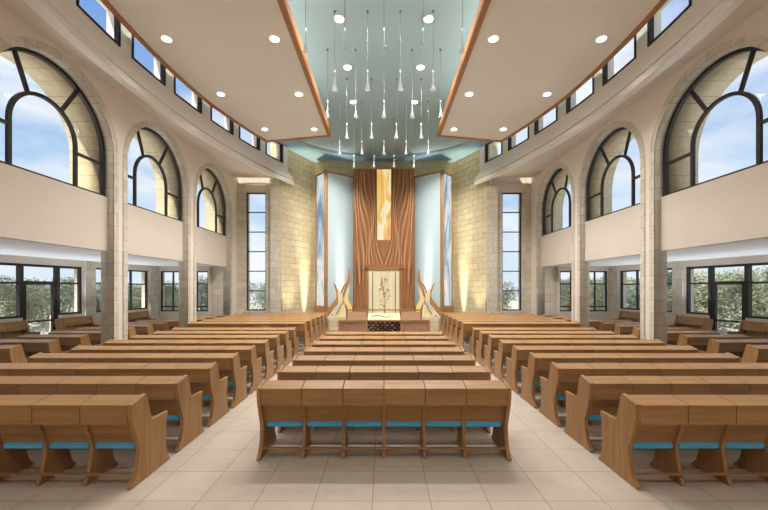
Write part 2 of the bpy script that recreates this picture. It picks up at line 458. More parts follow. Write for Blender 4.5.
    # tall window wall facing the nave
    wx0, wx1, wh0, wh1 = 6.11, 5.23, 1.1, 6.34
    f3 = lambda u, v, w: (s * u, 15.96 + w, v)
    o = slab('wall_%s_end' % sd, rect(4.55, 0, 7.5, 7.9), [rect(wx1, wh0, wx0, 6.75)], 0.45, f3, [M['stone'], M['stone']])
    struct(o, 'pale stone end wall holding the tall window on the %s' % sd, 'wall')
    m = MB(); m.box(s * wx1, s * wx0, 16.0, 16.35, wh1, 6.8)
    struct(m.build('wall_%s_lintel' % sd, M['plaster']), 'cream plaster lintel over the tall %s window' % sd, 'lintel')
    m = MB(); m.box(s * 4.98, s * 4.62, 15.80, 15.97, 0, SOFFIT)
    struct(m.build('wall_%s_pilaster' % sd, M['stone']), 'slim stone pilaster between tall window and angled wall on the %s' % sd, 'pilaster')
    wr = window_root('tall narrow six pane window beside the ark wall on the %s' % sd)
    m = MB()
    yw = 16.06
    for a, b in ((wx1, wx1 + .05), (wx0 - .05, wx0)): m.box(s * a, s * b, yw, yw + .08, wh0, wh1)
    for a in (wh0, wh1 - .05): m.box(s * wx1, s * wx0, yw, yw + .08, a, a + .05)
    m.build('frame', M['metal'], wr)
    for k in range(1, 6):
        h = wh0 + (wh1 - wh0) * k / 6
        m = MB(); m.box(s * (wx1 + .04), s * (wx0 - .04), yw + .01, yw + .07, h - .02, h + .02); m.build('glazing_bar', M['metal'], wr)
    m = MB(); m.box(s * (wx1 + .04), s * (wx0 - .04), yw + .035, yw + .045, wh0 + .04, wh1 - .04); m.build('pane', M['glass'], wr)
    # angled stone wall running to the ark
    poly = [(4.62, 15.97), (3.50, 18.26), (2.75, 17.90), (1.6, 18.08), (0, 18.12), (0, 18.6), (1.6, 18.6), (3.6, 18.8), (4.2, 18.2), (5.1, 16.2)]
    m = MB(); m.xy([(s * x, y) for x, y in poly], 0, CEIL + 0.05)
    struct(m.build('wall_%s_chancel' % sd, M['warmstone']), 'warm stone wall angling in towards the ark on the %s' % sd, 'wall')
    # aisle: outer wall, end wall, ceiling, roof
    L = math.hypot(1, AXS)
    f4 = lambda u, v, w: (s * (ax(u) + w), u, v)
    hA, hB = 1.26, 2.79
    o = slab('wall_%s_aisle' % sd, rect(Y0, 0, 15.1, 3.2), [rect(5.4, hA, 8.2, hB), [(9.2, hA), (10.17, hA), (10.17, 0.02), (11.15, 0.02), (11.15, hA), (11.9, hA), (11.9, hB), (9.2, hB)], rect(12.32, hA, 14.6, hB)], 0.3, f4, [M['panel'], M['panel']])
    struct(o, 'low cream outer wall of the %s aisle' % sd, 'wall')
    def bars(u0, v0, u1, v1, ff, d0=0.05, d1=0.13, mm=None):
        q = mm or MB()
        q.hexa([ff(u0, v0, d0), ff(u1, v0, d0), ff(u1, v0, d1), ff(u0, v0, d1), ff(u0, v1, d0), ff(u1, v1, d0), ff(u1, v1, d1), ff(u0, v1, d1)])
        return q
    def glazed(label, u0, u1, v0, v1, us, vs, ff):
        wr = window_root(label)
        q = bars(u0, v0, u1, v0 + .05, ff); bars(u0, v1 - .05, u1, v1, ff, mm=q); bars(u0, v0, u0 + .05, v1, ff, mm=q); bars(u1 - .05, v0, u1, v1, ff, mm=q)
        q.build('frame', M['metal'], wr)
        for u in us: bars(u - .022, v0 + .05, u + .022, v1 - .05, ff, 0.055, 0.125).build('mullion', M['metal'], wr)
        for v in vs: bars(u0 + .05, v - .025, u1 - .05, v + .025, ff, 0.06, 0.12).build('transom', M['metal'], wr)
        bars(u0 + .05, v0 + .05, u1 - .05, v1 - .05, ff, 0.085, 0.095).build('pane', M['glass'], wr)
        return wr
    glazed('added unseen dark framed window at the near end of the %s aisle' % sd, 5.4, 8.2, hA, hB, [6.8], [2.25], f4)  # out of view, added to let more daylight into the aisle
    # window group with a glazed door in the middle
    wr = window_root('wide dark framed window group around the glazed door of the %s aisle' % sd)
    q = bars(9.2, hB - .07, 11.9, hB, f4)
    for a, b in ((9.2, 10.17), (11.15, 11.9)): bars(a, hA, b, hA + .06, f4, mm=q)
    for u, v in ((9.2, hA), (11.83, hA)): bars(u, v, u + .07, hB, f4, mm=q)
    q.build('frame', M['metal'], wr)
    for u in (10.17, 11.15): bars(u - .05, 0.02, u + .05, hB - .06, f4, 0.03, 0.14).build('mullion', M['metal'], wr)
    for a, b in ((9.25, 10.12), (11.2, 11.85)): bars(a, 2.22, b, 2.27, f4, 0.06, 0.12).build('transom', M['metal'], wr)
    for a, b, v in ((9.25, 10.12, hA + .05), (10.22, 11.1, 2.3), (11.2, 11.85, hA + .05)): bars(a, v, b, hB - .06, f4, 0.085, 0.095).build('pane', M['glass'], wr)
    dr = empty('door_%d' % (1 if s < 0 else 2)); struct(dr, 'dark framed glazed door in the %s aisle window group' % sd, 'door')
    q = bars(10.22, 2.2, 11.10, 2.3, f4); bars(10.22, 0.03, 11.1, 0.15, f4, mm=q); bars(10.22, .1, 10.30, 2.25, f4, mm=q); bars(11.02, .1, 11.10, 2.25, f4, mm=q); bars(10.28, 1.10, 11.04, 1.15, f4, mm=q)
    q.build('frame', M['metal'], dr)
    bars(10.29, .14, 11.03, 2.22, f4, 0.085, 0.095).build('pane', M['glass'], dr)
    bars(10.25, .98, 10.27, 1.14, f4, 0.03, 0.06).build('handle', M['steel'], dr)
    glazed('three pane aisle window next to the stone pier on the %s' % sd, 12.32, 14.6, hA, hB, [13.08, 13.84], [2.25], f4)
    m = MB()
    for y0, y1, d in ((11.94, 12.29, 0.05), (14.63, 15.09, 0.04)):
        m.hexa([f4(y0, 0, -d), f4(y1, 0, -d), f4(y1, 0, .02), f4(y0, 0, .02), f4(y0, 3.0, -d), f4(y1, 3.0, -d), f4(y1, 3.0, .02), f4(y0, 3.0, .02)])
    struct(m.build('wall_%s_aisle_piers' % sd, M['stone']), 'stone piers on the outer wall of the %s aisle' % sd, 'pier')
    f5 = lambda u, v, w: (s * u, 15.1 + w, v)
    o = slab('wall_%s_aisle_end' % sd, rect(7.3, 0, 9.85, 3.2), [rect(7.36, 1.12, 9.36, 2.81)], 0.3, f5, [M['panel'], M['panel']])
    struct(o, 'cream end wall of the %s aisle' % sd, 'wall')
    glazed('four pane window closing the end of the %s aisle' % sd, 7.36, 9.36, 1.12, 2.81, [7.86, 8.36, 8.86], [2.27, 1.32], f5)
    m = MB(); m.hexa([(s * (W + .28), Y0, 3.0), (s * (ax(Y0) + .3), Y0, 3.0), (s * (ax(15.4) + .3), 15.4, 3.0), (s * (W + .28), 15.4, 3.0), (s * (W + .28), Y0, 3.2), (s * (ax(Y0) + .3), Y0, 3.2), (s * (ax(15.4) + .3), 15.4, 3.2), (s * (W + .28), 15.4, 3.2)])
    struct(m.build('ceiling_%s_aisle' % sd, M['aisleceil']), 'low white ceiling over the %s aisle' % sd, 'ceiling')
    # raised plinth along the outer wall carrying the wall pews
    m = MB(); m.hexa([(s * 9.12, 7.6, 0), (s * (ax(7.6)), 7.6, 0), (s * (ax(14.2)), 14.2, 0), (s * 8.75, 14.2, 0), (s * 9.12, 7.6, .27), (s * (ax(7.6)), 7.6, .27), (s * (ax(14.2)), 14.2, .27), (s * 8.75, 14.2, .27)])
    struct(m.build('floor_%s_plinth' % sd, M['floor']), 'low raised floor strip under the %s aisle windows' % sd, 'floor')
    m = MB(); m.box(s * 2.1, s * 6.48, 10.98, 15.9, 0, 0.13)
    struct(m.build('floor_%s_step' % sd, M['floor']), 'one step raised floor under the far %s pews' % sd, 'floor')
    # ceiling canopy
    def wg(y): return cl(y) - 0.46 - max(0, y - 11) * 0.055
    poly = [(2.02, Y0 + .02), (2.02, 13.52)] + [(wg(y), y) for y in [14.05 - (14.05 - Y0 - .02) * i / 30 for i in range(31)]]
    cx = sum(p[0] for p in poly) / len(poly)
    cn = tag(empty('ceiling_canopy'), 'large cream ceiling canopy edged in oak, hanging on the %s' % sd, 'ceiling canopy', kind='structure')
    m = MB(); m.xy([(s * x, y) for x, y in poly], 7.80, 8.04); m.build('panel', M['canopy'], cn)
    def inset(p, d):
        n = len(p); res = []
        for i in range(n):
            a, b, c_ = Vector(p[i - 1]), Vector(p[i]), Vector(p[(i + 1) % n])
            e1 = (b - a).normalized(); e2 = (c_ - b).normalized()
            n1 = Vector((e1.y, -e1.x)); n2 = Vector((e2.y, -e2.x))
            bis = (n1 + n2)
            bis = bis / max(0.25, bis.dot(n1))
            q = b + bis * d; res.append((q.x, q.y))
        return res
    ar = sum(poly[i - 1][0] * poly[i][1] - poly[i][0] * poly[i - 1][1] for i in range(len(poly)))
    sg = -1 if ar > 0 else 1
    o = slab('wood_edge', inset(poly, -0.03 * sg), [inset(poly, 0.09 * sg)], 0.29, lambda u, v, w: (s * u, v, 7.77 + w), [M['trimwood']], parent=cn)

# ------------------------------------------------------------------ pews
def pew(n, name='pew', sec=0.5):
    root = empty(name)
    half = n * sec / 2
    prof = [(.19, .942), (-.04, .885), (-.035, .78), (-.015, .68), (.05, .50), (.085, .40), (.095, .34), (.082, .22), (.045, .12), (-.01, .055), (-.045, .03), (-.045, .004), (-.03, 0), (.06, 0), (.12, .012), (.54, .012), (.56, 0), (.63, 0), (.635, .03), (.60, .06), (.568, .11), (.560, .2), (.565, .5), (.575, .56), (.60, .585), (.60, .61), (.31, .606), (.285, .62), (.22, .90)]
    for x0, x1 in ((-half - .045, -half), (half, half + .045)):
        q = MB(); q.yz(prof, x0, x1); q.bevel(.005); q.build('end_panel', M['woodv'], root)
    sup = [(.03, .675), (.06, .56), (.115, .42), (.12, .34), (.10, .22), (.07, .10), (.04, .045), (.025, .015), (.035, 0), (.10, 0), (.15, .02), (.38, .02), (.41, 0), (.49, 0), (.495, .03), (.46, .06), (.43, .11), (.405, .2), (.39, .31), (.20, .335), (.12, .66)]
    me = None
    for k in range(1, n):
        x = -half + k * sec
        if me is None:
            q = MB(); q.yz(sup, -.018, .018); o = q.build('support_leg', M['woodv'], root); me = o.data; o.location.x = x
        else:
            link('support_leg', me, root).location.x = x
    bme = lme = cme = None
    for k in range(n):
        x = -half + (k + .5) * sec
        h = sec / 2 - .005
        if bme is None:
            q = MB(); q.yz([(-.028, .675), (-.032, .864), (.178, .905), (.20, .88), (.235, .675)], -h, h); bme = q.mesh('book_box', M['woodh'])
            q = MB(); q.yz([(-.042, .864), (-.042, .882), (.188, .924), (.194, .905)], -h, h); lme = q.mesh('lid', M['woodh'])
            q = MB(); q.box(-sec / 2 + .025, sec / 2 - .025,   .125, .53, .352, .415); q.bevel(.015, 2); cme = q.mesh('seat_cushion', M['cushion'])
        b = link('book_box', bme, root); b.location.x = x
        link('lid', lme, b)
        link('seat_cushion', cme, root).location.x = x
    q = MB(); q.yz([(.055, .675), (.158, .382), (.183, .382), (.085, .675)], -half, half); q.build('back_panel', M['woodh'], root)
    q = MB(); q.box(-half, half, .22, .52, .322, .353); q.build('seat_board', M['woodh'], root)
    q = MB(); q.box(-half, half, .03, .07, .116, .128); q.build('foot_rail', M['woodh'], root)
    return root

proto = {}
def place(n, x, y, z, rz, label, group):
    if n not in proto:
        o = proto[n] = pew(n)
    else:
        o = copy_tree(proto[n])
    o.location = (x, y, z); o.rotation_euler = (0, 0, rz)
    tag(o, label, 'pew', group)
    return o

for k in range(7):
    lab = 'short oak pew with blue cushions in the central block, ' + ('nearest of all to the viewer' if k == 0 else 'last before the railed bima' if k == 6 else '%s row behind the nearest' % ORD[k - 1])
    place(6, 0, 4.41 + .855 * k, 0, 0, lab, 'oak pews in the central block')
for s in (-1, 1):
    sd = SIDE[s]
    for k in range(9):
        place(7, s * (2.625 + .045 + 1.75), 3.79 + .845 * k, 0, 0, 'long oak pew with blue cushions, %s row from the viewer in the %s block' % (ORD[k], sd), 'long oak pews of the %s block' % sd)
    for k in range(6):
        place(7, s * (2.42 + .045 + 1.75), 11.05 + .835 * k, 0.13, 0, 'oak pew on the far step of the %s block, %s row past the cross gap' % (sd, ORD[k]), 'oak pews on the far %s step' % sd)
    for k in range(8):
        place(3, s * (7.5 + .045 + .75), 7.27 + .845 * k, 0, 0, 'three seat oak pew in the %s aisle beyond the piers, %s row from the viewer' % (sd, ORD[k]), 'oak pews in the %s side aisle' % sd)
    for k, yc in enumerate((9.3, 11.4, 13.5)):
        a = math.atan(AXS)
        xo = ax(yc) - 0.12
        place(2 if k == 1 else 3, s * xo, yc, 0.27, -s * (-PI / 2) if s > 0 else -PI / 2, 'oak pew backed against the %s aisle windows, facing inwards, %s from the viewer' % (sd, ORD[k]), 'wall pews of the %s aisle' % sd)
    for k in range(3):
        place(1, s * 6.72, 12.75 + .86 * k, 0.13 if False else 0.1, 0, 'single seat oak stall under the farthest %s arch, %s from the viewer' % (sd, ORD[k]), 'single stalls under the %s arch' % sd)

# ------------------------------------------------------------------ bima (railed reading platform)
bm_ = tag(empty('bima', (0, 13.0, 0)), 'railed wooden reading platform with lattice front before the ark', 'bima')
q = MB(); q.box(-1.6, 1.6, 0, 2.0, 0, .28); q.build('platform', M['woodh'], bm_)
def lattice(name, x0, x1, z0, z1, y, mat, step, r, parent):
    q = MB(); w = x1 - x0; h = z1 - z0
    rr = random.Random(int(x0 * 100) + 5)
    n = int(round(w / step)); mrows = max(2, int(round(h / step)))
    pt = {}
    for i in range(n + 1):
        for j in range(mrows + 1):
            jx = 0 if i in (0, n) else rr.uniform(-.3, .3) * step
            jz = 0 if j in (0, mrows) else rr.uniform(-.3, .3) * step
            pt[i, j] = (x0 + w * i / n + jx, z0 + h * j / mrows + jz)
    f = lambda a, b, d: (a, y + d, b)
    for i in range(n + 1):
        for j in range(mrows + 1):
            for a in ((i + 1, j), (i, j + 1), (i + 1, j + 1) if (i + j) % 2 == 0 else (i - 1, j + 1)):
                if a in pt and rr.random() < 0.86: q.ribbon([pt[i, j], pt[a]], [r, r], f, 0, .02)
    q.box(x0, x1, y - .004, y + .024, z0, z0 + .02); q.box(x0, x1, y - .004, y + .024, z1 - .02, z1)
    return q.build(name, mat, parent)
q = MB(); q.box(-1.63, 1.63, -.05, .09, .90, .95); q.build('front_rail', M['woodh'], bm_)
for x in (-1.6, -.64, .64, 1.6):
    q = MB(); q.box(x - .05, x + .05, -.03, .07, 0, .92); q.build('post', M['woodv'], bm_)
lattice('lattice_panel', -.60, .60, .30, .88, 0.01, M['lattice'], .085, .013, bm_)
for a, b in ((-1.55, -.68), (.68, 1.55)):
    lattice('lattice_panel', a, b, .30, .88, 0.0, M['pinkwood'], .085, .015, bm_)
    q = MB(); q.box(a, b, .03, .05, .29, .89); q.build('backing_panel', M['pinkwood'], bm_)
q = MB(); q.box(-.62, .62, .06, .08, .29, .89); q.build('backing_panel', M['cloth'], bm_)
q = MB(); q.yz([(.30, .28), (.85, .28), (.85, 1.11), (.28, .93)], -.62, .62); q.build('reading_desk', M['woodh'], bm_)
for a, b in ((-1.5, -.70), (.70, 1.5)):
    q = MB(); q.box(a, b, 1.42, 1.47, .28, 1.16); q.build('side_panel', M['pinkwood'], bm_)
q = MB(); q.box(-1.52, 1.52, 1.40, 1.48, 1.20, 1.245); q.build('back_rail', M['woodh'], bm_)
for x in (-1.48, -.66, .02, .66, 1.48):
    q = MB(); q.box(x - .03, x + .03, 1.41, 1.47, .28, 1.22); q.build('post', M['woodv'], bm_)
tc_ = tag(empty('reading_desk_cloth', (0, 13.0, 0)), 'cream cloth with a teal leaf pattern laid over the sloping reading desk', 'cloth')
q = MB(); q.yz([(.24, .935), (.24, .925), (.27, .935), (.86, 1.12), (.86, 1.135), (.27, .953)], -.60, .60); q.build('cloth', M['deskcloth'], tc_)
def on_desk(u, v, d): return (u, .27 + v, .957 + v * .18 / .59 + d * .3)
q = MB(); q.ribbon([(-.5, .2), (-.35, .34), (-.18, .36), (0, .22), (.05, .14)], [.01, .05, .045, .03, .005], on_desk, 0, .01); q.build('leaf_motif', M['teal'], tc_)
q = MB(); q.ribbon([(.02, .15), (.2, .32), (.36, .38)], [.01, .03, .005], on_desk, 0, .01); q.ribbon([(.0, .1), (.25, .2), (.4, .22)], [.01, .03, .005], on_desk, 0, .01); q.build('leaf_motif', M['gold'], tc_)

# ------------------------------------------------------------------ plinths, flame sculptures
for s in (-1, 1):
    sd = SIDE[s]
    p = MB()
    for k in range(4): p.box(s * (2.62 - .015 * (k % 2)), s * 1.5, 16.1 + .01 * (k % 2), 16.9, k * .2, (k + 1) * .2 - .012)
    p.box(s * 2.58, s * 1.52, 16.13, 16.88, 0, .79)
    tag(p.build('stone_plinth', M['plinth']), 'stepped pale stone plinth below the %s flame sculpture' % sd, 'plinth')
    fl = tag(empty('flame_sculpture', (s * 2.05, 16.5, .79)), 'copper and gold flame sculpture on the %s plinth' % sd, 'sculpture')
    t = -s                                              # towards the ark
    def spl(pts, n=18):
        res = []
        P = [pts[0]] + pts + [pts[-1]]
        for i in range(1, len(P) - 2):
            for k in range(n):
                u = k / n
                a, b, c, d = P[i - 1], P[i], P[i + 1], P[i + 2]
                res.append(tuple(.5 * (2 * b[j] + (c[j] - a[j]) * u + (2 * a[j] - 5 * b[j] + 4 * c[j] - d[j]) * u * u + (-a[j] + 3 * b[j] - 3 * c[j] + d[j]) * u ** 3) for j in (0, 1)))
        res.append(pts[-1]); return res
    def blade(name, pts, wmax, mat, d0, d1, skew=.35):
        pa = spl(pts); n = len(pa)
        ws = [max(.004, wmax * (math.sin(PI * min(1, (i / (n - 1)) * (1 - skew) + skew)) ** .8)) for i in range(n)]
        q = MB(); q.ribbon(pa, ws, lambda u, v, w: (t * u, w, v * 1.1), d0, d1); q.build(name, M[mat], fl)
    blade('flame_blade', [(-.52, .0), (-.36, .30), (-.06, .70), (-.06, 1.0), (-.26, 1.42)], .12, 'bronze', -.03, .03)
    blade('flame_blade', [(.34, .0), (.40, .34), (.16, .78), (.22, 1.15), (.44, 1.50), (.42, 2.02)], .13, 'bronze', .02, .08)
    blade('flame_blade', [(.42, .0), (.50, .35), (.32, .70), (.38, .98), (.50, 1.2)], .10, 'yellow', -.06, -.02)
    blade('flame_blade', [(-.20, .0), (.05, .25), (.10, .60), (.02, .95), (.0, 1.15)], .20, 'yellow', -.08, -.04, .55)
    blade('flame_blade', [(.10, .0), (.18, .25), (.10, .50), (.13, .8)], .16, 'yellow', -.10, -.06, .6)
    blade('flame_strand', [(-.44, .0), (-.20, .30), (.04, .62), (.0, .95), (-.14, 1.25)], .035, 'silver', -.12, -.09)
    blade('flame_strand', [(-.30, .0), (-.02, .35), (.06, .7)], .03, 'silver', -.12, -.09)
    blade('flame_strand', [(.28, .0), (.26, .35), (.14, .62), (.16, .95), (.30, 1.3)], .035, 'silver', -.12, -.09)
    blade('flame_strand', [(-.12, .1), (.06, .4), (.10, .62)], .02, 'slate', -.14, -.12)
    blade('flame_strand', [(.16, .50), (.20, .62), (.15, .75)], .025, 'rust', -.14, -.12)

# ------------------------------------------------------------------ the ark
YK = 17.2
ark = tag(empty('ark', (0, YK, 0)), 'tall carved wooden ark panel with amber glass strip in the centre', 'ark')
q = MB()
q.box(-1.43, -.335, 0, .25, 3.07, 7.77); q.box(.335, 1.43, 0, .25, 3.07, 7.77); q.box(-.335, .335, 0, .25, 3.07, 4.39)
q.box(-1.43, -.84, 0, .25, 0, 3.07); q.box(.84, 1.43, 0, .25, 0, 3.07); q.box(-.335, .335, .12, .25, 4.39, 7.77)
q.build('carved_panel', M['arkwood'], ark)
q = MB(); q.box(-.335, .335, .05, .11, 4.40, 7.77); q.build('amber_glass', M['sunglass'], ark)
# flowing carved lines
ridge, groove = MB(), MB()
fk = lambda u, v, w: (u, w, v)
rr = random.Random(3)
for e in (-1, 1):
    for k in range(15):
        t = k / 14.0
        pa = []
        for i in range(49):
            h = 2.3 + (7.74 - 2.3) * i / 48
            g = (h - 2.3) / 5.44
            # the lines fan out from the door head, swing in at half height and out again at the top
            x = .40 + (1.0 * t) + .13 * math.sin(g * 7.2 + t * 2.2 + .4) * (0.35 + math.sin(PI * t)) + .03 * math.sin(g * 11 + k * .8)
            if h < 4.6:
                kk = (4.6 - h) / 2.3
                x = x - (.95 * (1 - t) + .12) * kk ** 1.35
            x = max(.37 if h > 4.42 else .03, min(1.40, x))
            if h < 3.12 and x < .87: continue
            pa.append((e * x, h))
        if len(pa) < 4: continue
        ws = [(.020 + .012 * math.sin(i * .25 + k)) for i in range(len(pa))]
        (ridge if k % 2 else groove).ribbon(pa, ws, fk, -.045 if k % 2 else -.02, .01)
    for k in range(4):
        t = k / 3
        pa = [(e * (.90 + .42 * t + .05 * math.sin(h * 3 + k)), h) for h in [.3 + 2.9 * i / 16 for i in range(17)]]
        groove.ribbon(pa, [.016] * 17, fk, -.02, .01)
ridge.build('carved_ridges', M['arkridge'], ark); groove.build('carved_grooves', M['arkline'], ark)
q = MB()
q.box(-.86, -.74, -.10, .05, .7, 3.07); q.box(.74, .86, -.10, .05, .7, 3.07); q.box(-.86, .86, -.10, .05, 2.97, 3.09); q.box(-.84, .84, .1, .2, .7, 3.0)
q.build('door_frame', M['woodv'], ark)
q = MB(); q.box(-1.43, 1.43, -.5, .05, 0, .7); q.build('base_step', M['plinth'], ark)
cu = tag(empty('ark_curtain', (0, YK, .72)), 'cream curtain with green borders and floral motif covering the ark door', 'curtain')
q = MB()
xs = [-.735 + 1.47 * i / 60 for i in range(61)]
q.sweep([[(x, -.03 + .006 * math.sin(x * 40), 0), (x, .01, 0), (x, .01, 2.25), (x, -.03 + .004 * math.sin(x * 40), 2.25)] for x in xs])
q.build('curtain', M['cloth'], cu)
for e in (-1, 1):
    q = MB(); q.box(e * .56, e * .52, -.045, -.03, 0, 2.12); q.build('green_border', M['green'], cu)
mot = {}
rr = random.Random(11)
fc = lambda u, v, w: (u, w, v)
for k in range(34):
    h = .42 + 1.42 * rr.random(); sp = .22 * math.sin(PI * (h - .3) / 1.7) + .04
    x = rr.uniform(-sp, sp); a = rr.uniform(0, 2 * PI); l = rr.uniform(.05, .10)
    mt = rr.choice(['gold', 'gold', 'slate', 'rust', 'teal'])
    mot.setdefault(mt, MB()).ribbon([(x - l * math.cos(a), h - l * math.sin(a)), (x, h + .02), (x + l * math.cos(a), h + l * math.sin(a))], [.003, .022, .003], fc, -.046, -.036)
mot['gold'].ribbon([(0, .1), (.03, .6), (-.03, 1.1), (.02, 1.85)], [.01] * 4, fc, -.046, -.036)
for k_, q in mot.items(): q.build('floral_motif', M[k_], cu)

# ------------------------------------------------------------------ folding glass screens beside the ark
for s in (-1, 1):
    sd = SIDE[s]
    sr = tag(empty('folding_screen'), 'oak framed folding glass screen in blue and frosted white, %s of the ark' % sd, 'screen')
    A, B, C_ = Vector((3.36, 17.80)), Vector((2.73, 17.0)), Vector((1.48, 17.92))
    def leaf(P, Q, h0, h1, ha, hb, fw, matn, pname, fname):
        d = (Q - P).normalized(); nrm = Vector((d.y, -d.x)); L = (Q - P).length
        if nrm.y > 0: nrm = -nrm
        def g(u, v, w):
            p = P + d * u + nrm * w
            return (s * p.x, p.y, v)
        q = MB()
        def bar(u0, v0, u1, v1, w0=-.03, w1=.04):
            q.hexa([g(u0, v0, w0), g(u1, v0, w0), g(u1, v0, w1), g(u0, v0, w1), g(u0, v1, w0), g(u1, v1, w0), g(u1, v1, w1), g(u0, v1, w1)])
        bar(0, h0, fw, h1); bar(L - fw, h0, L, h1); bar(0, h1 - .09, L, h1); bar(0, h0, L, h0 + .1)
        q.build(fname, M['woodv'], sr)
        q = MB()
        def bar2(u0, v0, u1, v1, w0, w1):
            q.hexa([g(u0, v0, w0), g(u1, v0, w0), g(u1, v0, w1), g(u0, v0, w1), g(u0, v1, w0), g(u1, v1, w0), g(u1, v1, w1), g(u0, v1, w1)])
        bar2(fw - .01, h0 + .09, L - fw + .01, h1 - .08, -.005, .012)
        q.build(pname, M[matn], sr)
    leaf(A, B, 1.15, 7.63, 0, 0, .10, 'marble', 'marbled_pane', 'outer_frame')
    leaf(B, C_, 0.7, 7.63, 0, 0, .07, 'glow', 'frosted_pane', 'inner_frame')
    q = MB(); q.box(s * 2.68, s * 2.82, 16.93, 17.05, 0.1, 7.66); q.build('post', M['woodv'], sr)
    q = MB(); q.xy([(s * x, y) for x, y in ((3.42, 17.78), (2.73, 16.93), (1.5, 17.85), (1.55, 17.98), (2.74, 17.12), (3.3, 17.86))], 0, 1.2); q.build('base_panel', M['woodh'], sr)

# ------------------------------------------------------------------ lamps
def spot(name, loc, target, power, angle, blend, rad, col=(1, .96, .92)):
    l = bpy.data.lights.new(name, 'SPOT'); l.energy = power; l.spot_size = math.radians(angle); l.spot_blend = blend; l.shadow_soft_size = rad; l.color = col
    o = bpy.data.objects.new(name, l); COL.objects.link(o); o.location = loc
    o.rotation_euler = (Vector(target) - Vector(loc)).to_track_quat('-Z', 'Y').to_euler()
    return o

dl = None
def downlight(x, y, h, label, power, group, ang=150):
    global dl
    if dl is None:
        dl = empty('recessed_downlight')
        q = MB(); q.lathe([(.085, -.012), (.125, -.012), (.13, 0), (.085, 0)]); 
        q.build('ring', M['ring'], dl)
        q = MB(); q.cyl((0, 0, -.02), .10, .10, .012, 20); q.build('lens', M['lens'], dl)
        o = dl
    else:
        o = copy_tree(dl)
    o.location = (x, y, h); tag(o, label, 'ceiling light', group)
    spot('downlight_lamp', (x, y, h - .06), (x, y, 0), power, ang, .9, .09)
for s in (-1, 1):
    sd = SIDE[s]
    for k, (y, xo) in enumerate(((12.94, 4.27), (10.6, 4.79), (8.25, 4.97))):
        nm = ['farthest', 'middle', 'nearest'][k]
        downlight(s * 2.5, y, 7.8, 'round recessed light near the inner edge of the %s canopy, %s row' % (sd, nm), 235, 'recessed lights in the %s canopy' % sd)
        downlight(s * xo, y, 7.8, 'round recessed light near the outer edge of the %s canopy, %s row' % (sd, nm), 235, 'recessed lights in the %s canopy' % sd, 100)
    for k, y in enumerate((12.6, 10.63, 8.72)):
        downlight(s * 1.075, y, CEIL, 'round recessed light in the blue ceiling, %s of the %s row' % (['farthest', 'middle', 'nearest'][k], sd), 310, 'recessed lights in the blue ceiling')
    for y, p in ((5.9, 50), (3.4, 40), (-1.5, 290)):  # the pair behind the camera is added to fill the near pew backs
        spot('downlight_lamp', (s * 2.5, y, 7.74), (s * 2.5, y, 0), p, 140, .9, .09)
        if y > 2: spot('downlight_lamp', (s * 4.5, y, 7.74), (s * 4.5, y, 0), p, 100, .9, .09)
    # unseen strips added above the canopies to brighten the blue ceiling
    al = bpy.data.lights.new('added_fill_strip', 'AREA'); al.shape = 'RECTANGLE'; al.size = 12.5; al.size_y = .08; al.energy = 245; al.color = (1, .95, .86); al.spread = math.radians(95)
    ao = bpy.data.objects.new('added_fill_strip', al); COL.objects.link(ao); ao.location = (s * 4.5, 5.6, 8.16)
    d_ = Vector((-s * .97, 0, .2)).normalized(); yv = Vector((0, 1, 0)); zv = -d_; ao.matrix_world = Matrix.Translation(ao.location) @ Matrix((yv, zv.cross(yv), zv)).transposed().to_4x4()
    # unseen fill lamps added over the wall pews to lift the aisle ceiling
    for yy in (6.5, 8.9, 11.2, 13.3):
        spot('added_aisle_fill', (s * (ax(yy) - .3), yy, 1.3), (s * (ax(yy) - 1.2), yy, 3.0), 50, 155, .8, .05, (.90, .95, 1))
    # uplights washing the angled wall and the frosted glass
    spot('wall_uplight', (s * 3.70, 17.42, .3), (s * 3.86, 17.50, 6), 1300, 26, .9, .05, (1, .86, .55))
    spot('wall_uplight', (s * 3.60, 17.36, .3), (s * 3.86, 17.50, 7), 1700, 20, .9, .05, (1, .86, .55))
    spot('screen_uplight', (s * 1.93, 17.10, .85), (s * 2.14, 17.43, 6.5), 900, 13, .9, .06, (1, .99, .95))
    for yy in (16.5, 17.9):
        xx = 4.62 - .489 * (yy - 15.97)
        spot('wall_uplight', (s * (xx - .55), yy - .25, .3), (s * xx, yy, 6.0), 200, 60, .9, .05, (1, .9, .68))
    spot('screen_uplight', (s * 2.02, 17.28, .82), (s * 2.10, 17.46, 6), 700, 22, .9, .06, (1, .99, .95))
    spot('added_ark_spot', (s * 2.9, 13.75, 8.38), (s * 2.4, 18, 4.2), 620, 60, .8, .08, (1, .95, .86))  # spots added out of sight above the canopies to brighten the ark end
    spot('added_ark_spot', (s * 2.9, 13.85, 8.38), (s * 4.1, 17, 4.6), 170, 60, .8, .08, (1, .95, .84))

